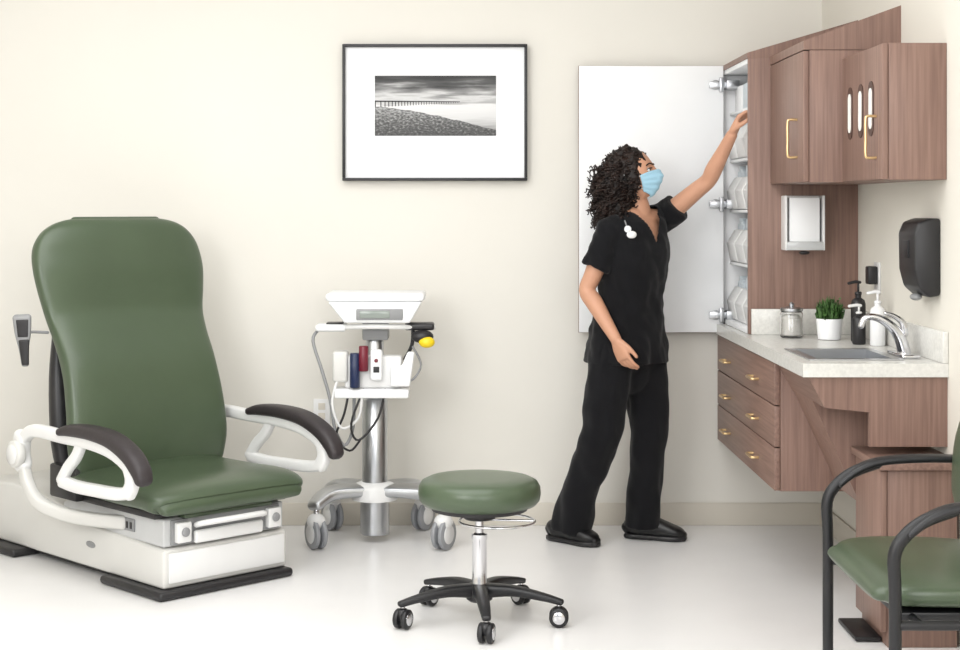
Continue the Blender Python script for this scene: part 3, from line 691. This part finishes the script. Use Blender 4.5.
# ---- scrub top
acc=Acc()
rows=[(0.695,6.722,0.765,0.186,0.136),(0.697,6.722,0.84,0.180,0.132),(0.704,6.722,0.92,0.164,0.120),(0.714,6.722,1.01,0.145,0.110),(0.721,6.722,1.09,0.144,0.112),
      (0.727,6.718,1.17,0.153,0.122),(0.732,6.718,1.24,0.160,0.126),(0.738,6.722,1.31,0.158,0.110),(0.745,6.726,1.365,0.128,0.088),(0.748,6.726,1.395,0.085,0.07)]
acc.add(loft(rows,side=tuple(L),n=36,e=2.4,cap='flat'))
acc.add(chest(0.002))
nb=V((0.748,6.727,1.372))
acc.add(seg([nb,lerp(nb,SR,0.6),SR],(0.060,0.057,0.056),side=(0,0,1)))
acc.add(seg([nb,lerp(nb,SL,0.6),SL],(0.060,0.057,0.056),side=(0,0,1)))
acc.add(seg([SR,lerp(SR,ER,.25),lerp(SR,ER,.62)],(0.056,0.061,0.064),n=20,cap='flat'))
acc.add(seg([SL-V((0.03,0.0,0.03)),SL,lerp(SL,EL,.22),lerp(SL,EL,.32)],(0.058,0.060,0.062,0.064),n=20,cap='flat'))
me=acc.remesh(0.006,5)
bm=bmesh.new(); bm.from_mesh(me)
for v in bm.verts:
    p=v.co; n_=noise.noise(V((p.x*11,p.y*11,p.z*6)))*0.010+noise.noise(V((p.x*22+5,p.y*22,p.z*18+p.x*14)))*0.009
    th=math.atan2(p.y-6.722,p.x-0.70); w=max(0,min(1,(1.05-p.z)/0.25)); n_+=w*0.005*math.sin(th*9+p.z*6)
    nn=v.normal.copy()
    if p.z<0.85: nn.z*=max(0.0,(p.z-0.78)/0.07)
    v.co=p+nn*n_
dl=[]
NB=V((0.750,6.722,0))
for f in bm.faces:
    c=f.calc_center_median(); q=V((c.x,c.y,0))-NB; fd=q.dot(F); ld=q.dot(L)
    if c.z>1.375 and q.length<0.066: dl.append(f)
    elif c.z>1.270 and fd>0.02 and abs(ld)<(c.z-1.270)*0.50: dl.append(f)
    elif c.z<0.775 and f.normal.z<-0.75: dl.append(f)
bmesh.ops.delete(bm,geom=dl,context='FACES'); bm.to_mesh(me); bm.free()
top=fin('scrub_top',me,M_scrub,g,True,80)
bvh=BVHTree.FromPolygons([v.co.copy() for v in me.vertices],[list(p.vertices) for p in me.polygons])
sd=top.modifiers.new('s','SOLIDIFY'); sd.thickness=0.004; sd.offset=0
def onfront(x,z,d=0.0):
    h=bvh.ray_cast(V((x,5.8,z)),V((0,1,0)))
    return (h[0]+h[1]*d) if h[0] is not None else V((x,6.6,z))
b1=onfront(0.688,1.330,0.006); ellobj('badge_reel',b1,(0.015,0.007,0.015),M_white,g)
b2=onfront(0.704,1.308,0.008); ellobj('badge_card',b2,(0.021,0.007,0.016),M_plast,g)
tube('badge_cord',[onfront(0.678,1.365,0.004),b1,b2],0.003,M_grey,g,n=6)
# ---- trousers
acc=Acc()
acc.add(loft([(0.703,6.722,0.93,0.140,0.105),(0.703,6.722,0.86,0.165,0.122),(0.703,6.722,0.78,0.168,0.122),(0.703,6.720,0.725,0.150,0.10)],side=tuple(L),n=30,e=2.4))
acc.add(seg([HR,lerp(HR,KR,.3),lerp(HR,KR,.7),KR,lerp(KR,AR,.35),lerp(KR,AR,.75),AR+V((0.004,0,-0.055))],((0.10,0.10),(0.100,0.100),(0.092,0.092),(0.085,0.085),(0.081,0.081),(0.079,0.079),(0.082,0.080)),n=28,cap='flat'))
acc.add(seg([HL,lerp(HL,KL,.3),lerp(HL,KL,.7),KL,lerp(KL,AL,.35),lerp(KL,AL,.75),AL+V((0.0,0,-0.050))],((0.10,0.10),(0.099,0.099),(0.087,0.087),(0.080,0.080),(0.075,0.075),(0.074,0.074),(0.078,0.074)),n=28,cap='flat'))
me=acc.remesh(0.007,4)
bm=bmesh.new(); bm.from_mesh(me)
for v in bm.verts:
    p=v.co; n_=noise.noise(V((p.x*13,p.y*13,p.z*4+3)))*0.012+noise.noise(V((p.x*20+9,p.y*20,p.z*12)))*0.008
    v.co=p+v.normal*n_
bm.to_mesh(me); bm.free()
fin('scrub_trousers',me,M_scrub,g,True,80)
def shoe(nm,heel,toe):
    heel=V(heel);toe=V(toe);d=(toe-heel); Ls=d.length; d.normalize(); s=V((-d.y,d.x,0))
    st=[]
    for t,w,h in ((0.03,0.022,0.030),(0.10,0.034,0.040),(0.25,0.038,0.044),(0.42,0.039,0.046),(0.60,0.045,0.038),(0.78,0.047,0.029),(0.90,0.040,0.023),(0.97,0.024,0.016)):
        p=heel+d*Ls*t; st.append((p.x,p.y,0.010+h,w,h))
    v,f=loft(st,side=tuple(s),n=24,e=2.6)
    mk('clog_'+nm,v,f,M_shoe,g,True,60)
    st2=[]
    for t,w in ((0.02,0.026),(0.10,0.037),(0.3,0.038),(0.5,0.040),(0.65,0.048),(0.8,0.049),(0.92,0.040),(0.985,0.022)):
        p=heel+d*Ls*t; st2.append((p.x,p.y,0.0125,w,0.012))
    loftobj('clog_sole_'+nm,st2,M_dark,g,side=tuple(s),n=24,e=5)
shoe('right',(0.376,6.795,0),(0.566,6.632,0))
shoe('left',(0.706,6.830,0),(0.950,6.755,0))

# ---- hair
acc=Acc()
blobs=[((-0.022,0,0.036),(0.098,0.088,0.086)),((-0.080,0.0,-0.035),(0.082,0.100,0.105)),((-0.100,0,-0.115),(0.082,0.100,0.085)),((-0.092,0,-0.16),(0.064,0.085,0.06)),
       ((-0.008,-0.060,0.0),(0.052,0.032,0.080)),((-0.008,0.060,0.0),(0.052,0.032,0.080))]
for c,r in blobs: acc.add(ell(HC+HM@V(c),r[0],r[1],r[2],mtx=HM))
me=acc.remesh(0.007,3)
bm=bmesh.new(); bm.from_mesh(me)
for v in bm.verts:
    p=v.co; v.co=p+v.normal*(noise.noise(p*38)*0.014+noise.noise(p*90)*0.007)
bm.to_mesh(me); bm.free()
fin('hair_mass',me,M_hair,g,True,80)
hb=[(v.co.copy(),v.normal.copy()) for v in me.vertices]
cu=bpy.data.curves.new('hair_curls','CURVE'); cu.dimensions='3D'; cu.bevel_depth=0.0042; cu.bevel_resolution=1
HMi=HM.transposed()
cnt=0
while cnt<950:
    p,nn=random.choice(hb); lp=HMi@(p-HC)
    if lp.x>0.052 and lp.z<0.065: 
        continue
    cnt+=1
    back=HM@V((-1,0,0))
    L0=random.uniform(0.03,0.075)
    if lp.z>0.06: L0*=0.35
    if lp.x>0.02: L0*=0.5
    dirv=(nn*random.uniform(0.25,0.65)+UP*random.uniform(-1.0,-0.5)*(0.4 if lp.z>0.05 else 1)+back*0.30+V((random.uniform(-.3,.3),random.uniform(-.3,.3),random.uniform(-.2,.2)))).normalized()
    u=dirv.orthogonal().normalized(); w=dirv.cross(u); ph=random.uniform(0,6.28); rad=random.uniform(0.005,0.009); turns=random.uniform(2.0,3.5)*L0/0.06
    sp=cu.splines.new('POLY'); N=int(10+turns*7); sp.points.add(N-1)
    for i in range(N):
        t=i/(N-1); a_=ph+turns*2*math.pi*t; rr=rad*(0.5+0.5*min(1,t*3))
        q=p-nn*0.006+dirv*L0*t+(u*math.cos(a_)+w*math.sin(a_))*rr
        sp.points[i].co=(q.x,q.y,q.z,1); sp.points[i].radius=1.0-0.5*t
cu.materials.append(M_hair)
co=bpy.data.objects.new('hair_curls',cu); scene.collection.objects.link(co); g.adopt(co)

# ---------------------------------------------------------------- lights
def area(name,loc,tgt,size,power,col=(1,1,1),sy=None):
    l=bpy.data.lights.new(name,'AREA'); l.energy=power; l.color=col; l.size=size
    if sy: l.shape='RECTANGLE'; l.size_y=sy
    o=bpy.data.objects.new(name,l); scene.collection.objects.link(o); o.location=loc
    o.rotation_euler=(V(tgt)-V(loc)).to_track_quat('-Z','Y').to_euler(); return o
area('ceiling_light',(-0.7,4.4,2.90),(-0.7,4.4,0),2.8,68,(1,1,1),2.6)
area('studio_softbox_key',(-2.2,1.4,2.4),(0.3,6.6,0.7),1.9,100,(1,1,1))
area('studio_softbox_fill',(0.9,0.3,2.2),(0.2,6.5,0.8),1.8,58,(1,1,1))
w=bpy.data.worlds.new('world'); scene.world=w; w.use_nodes=True
w.node_tree.nodes['Background'].inputs[0].default_value=(0.98,0.99,1,1); w.node_tree.nodes['Background'].inputs[1].default_value=0.80

# ---------------------------------------------------------------- camera
cam=bpy.data.cameras.new('camera'); cam.sensor_width=36; cam.lens=59.44; cam.shift_x=18/960; cam.shift_y=-118/960
c=bpy.data.objects.new('camera',cam); scene.collection.objects.link(c); c.location=(0,0,1.424); c.rotation_euler=(R(90),0,0)
scene.camera=c
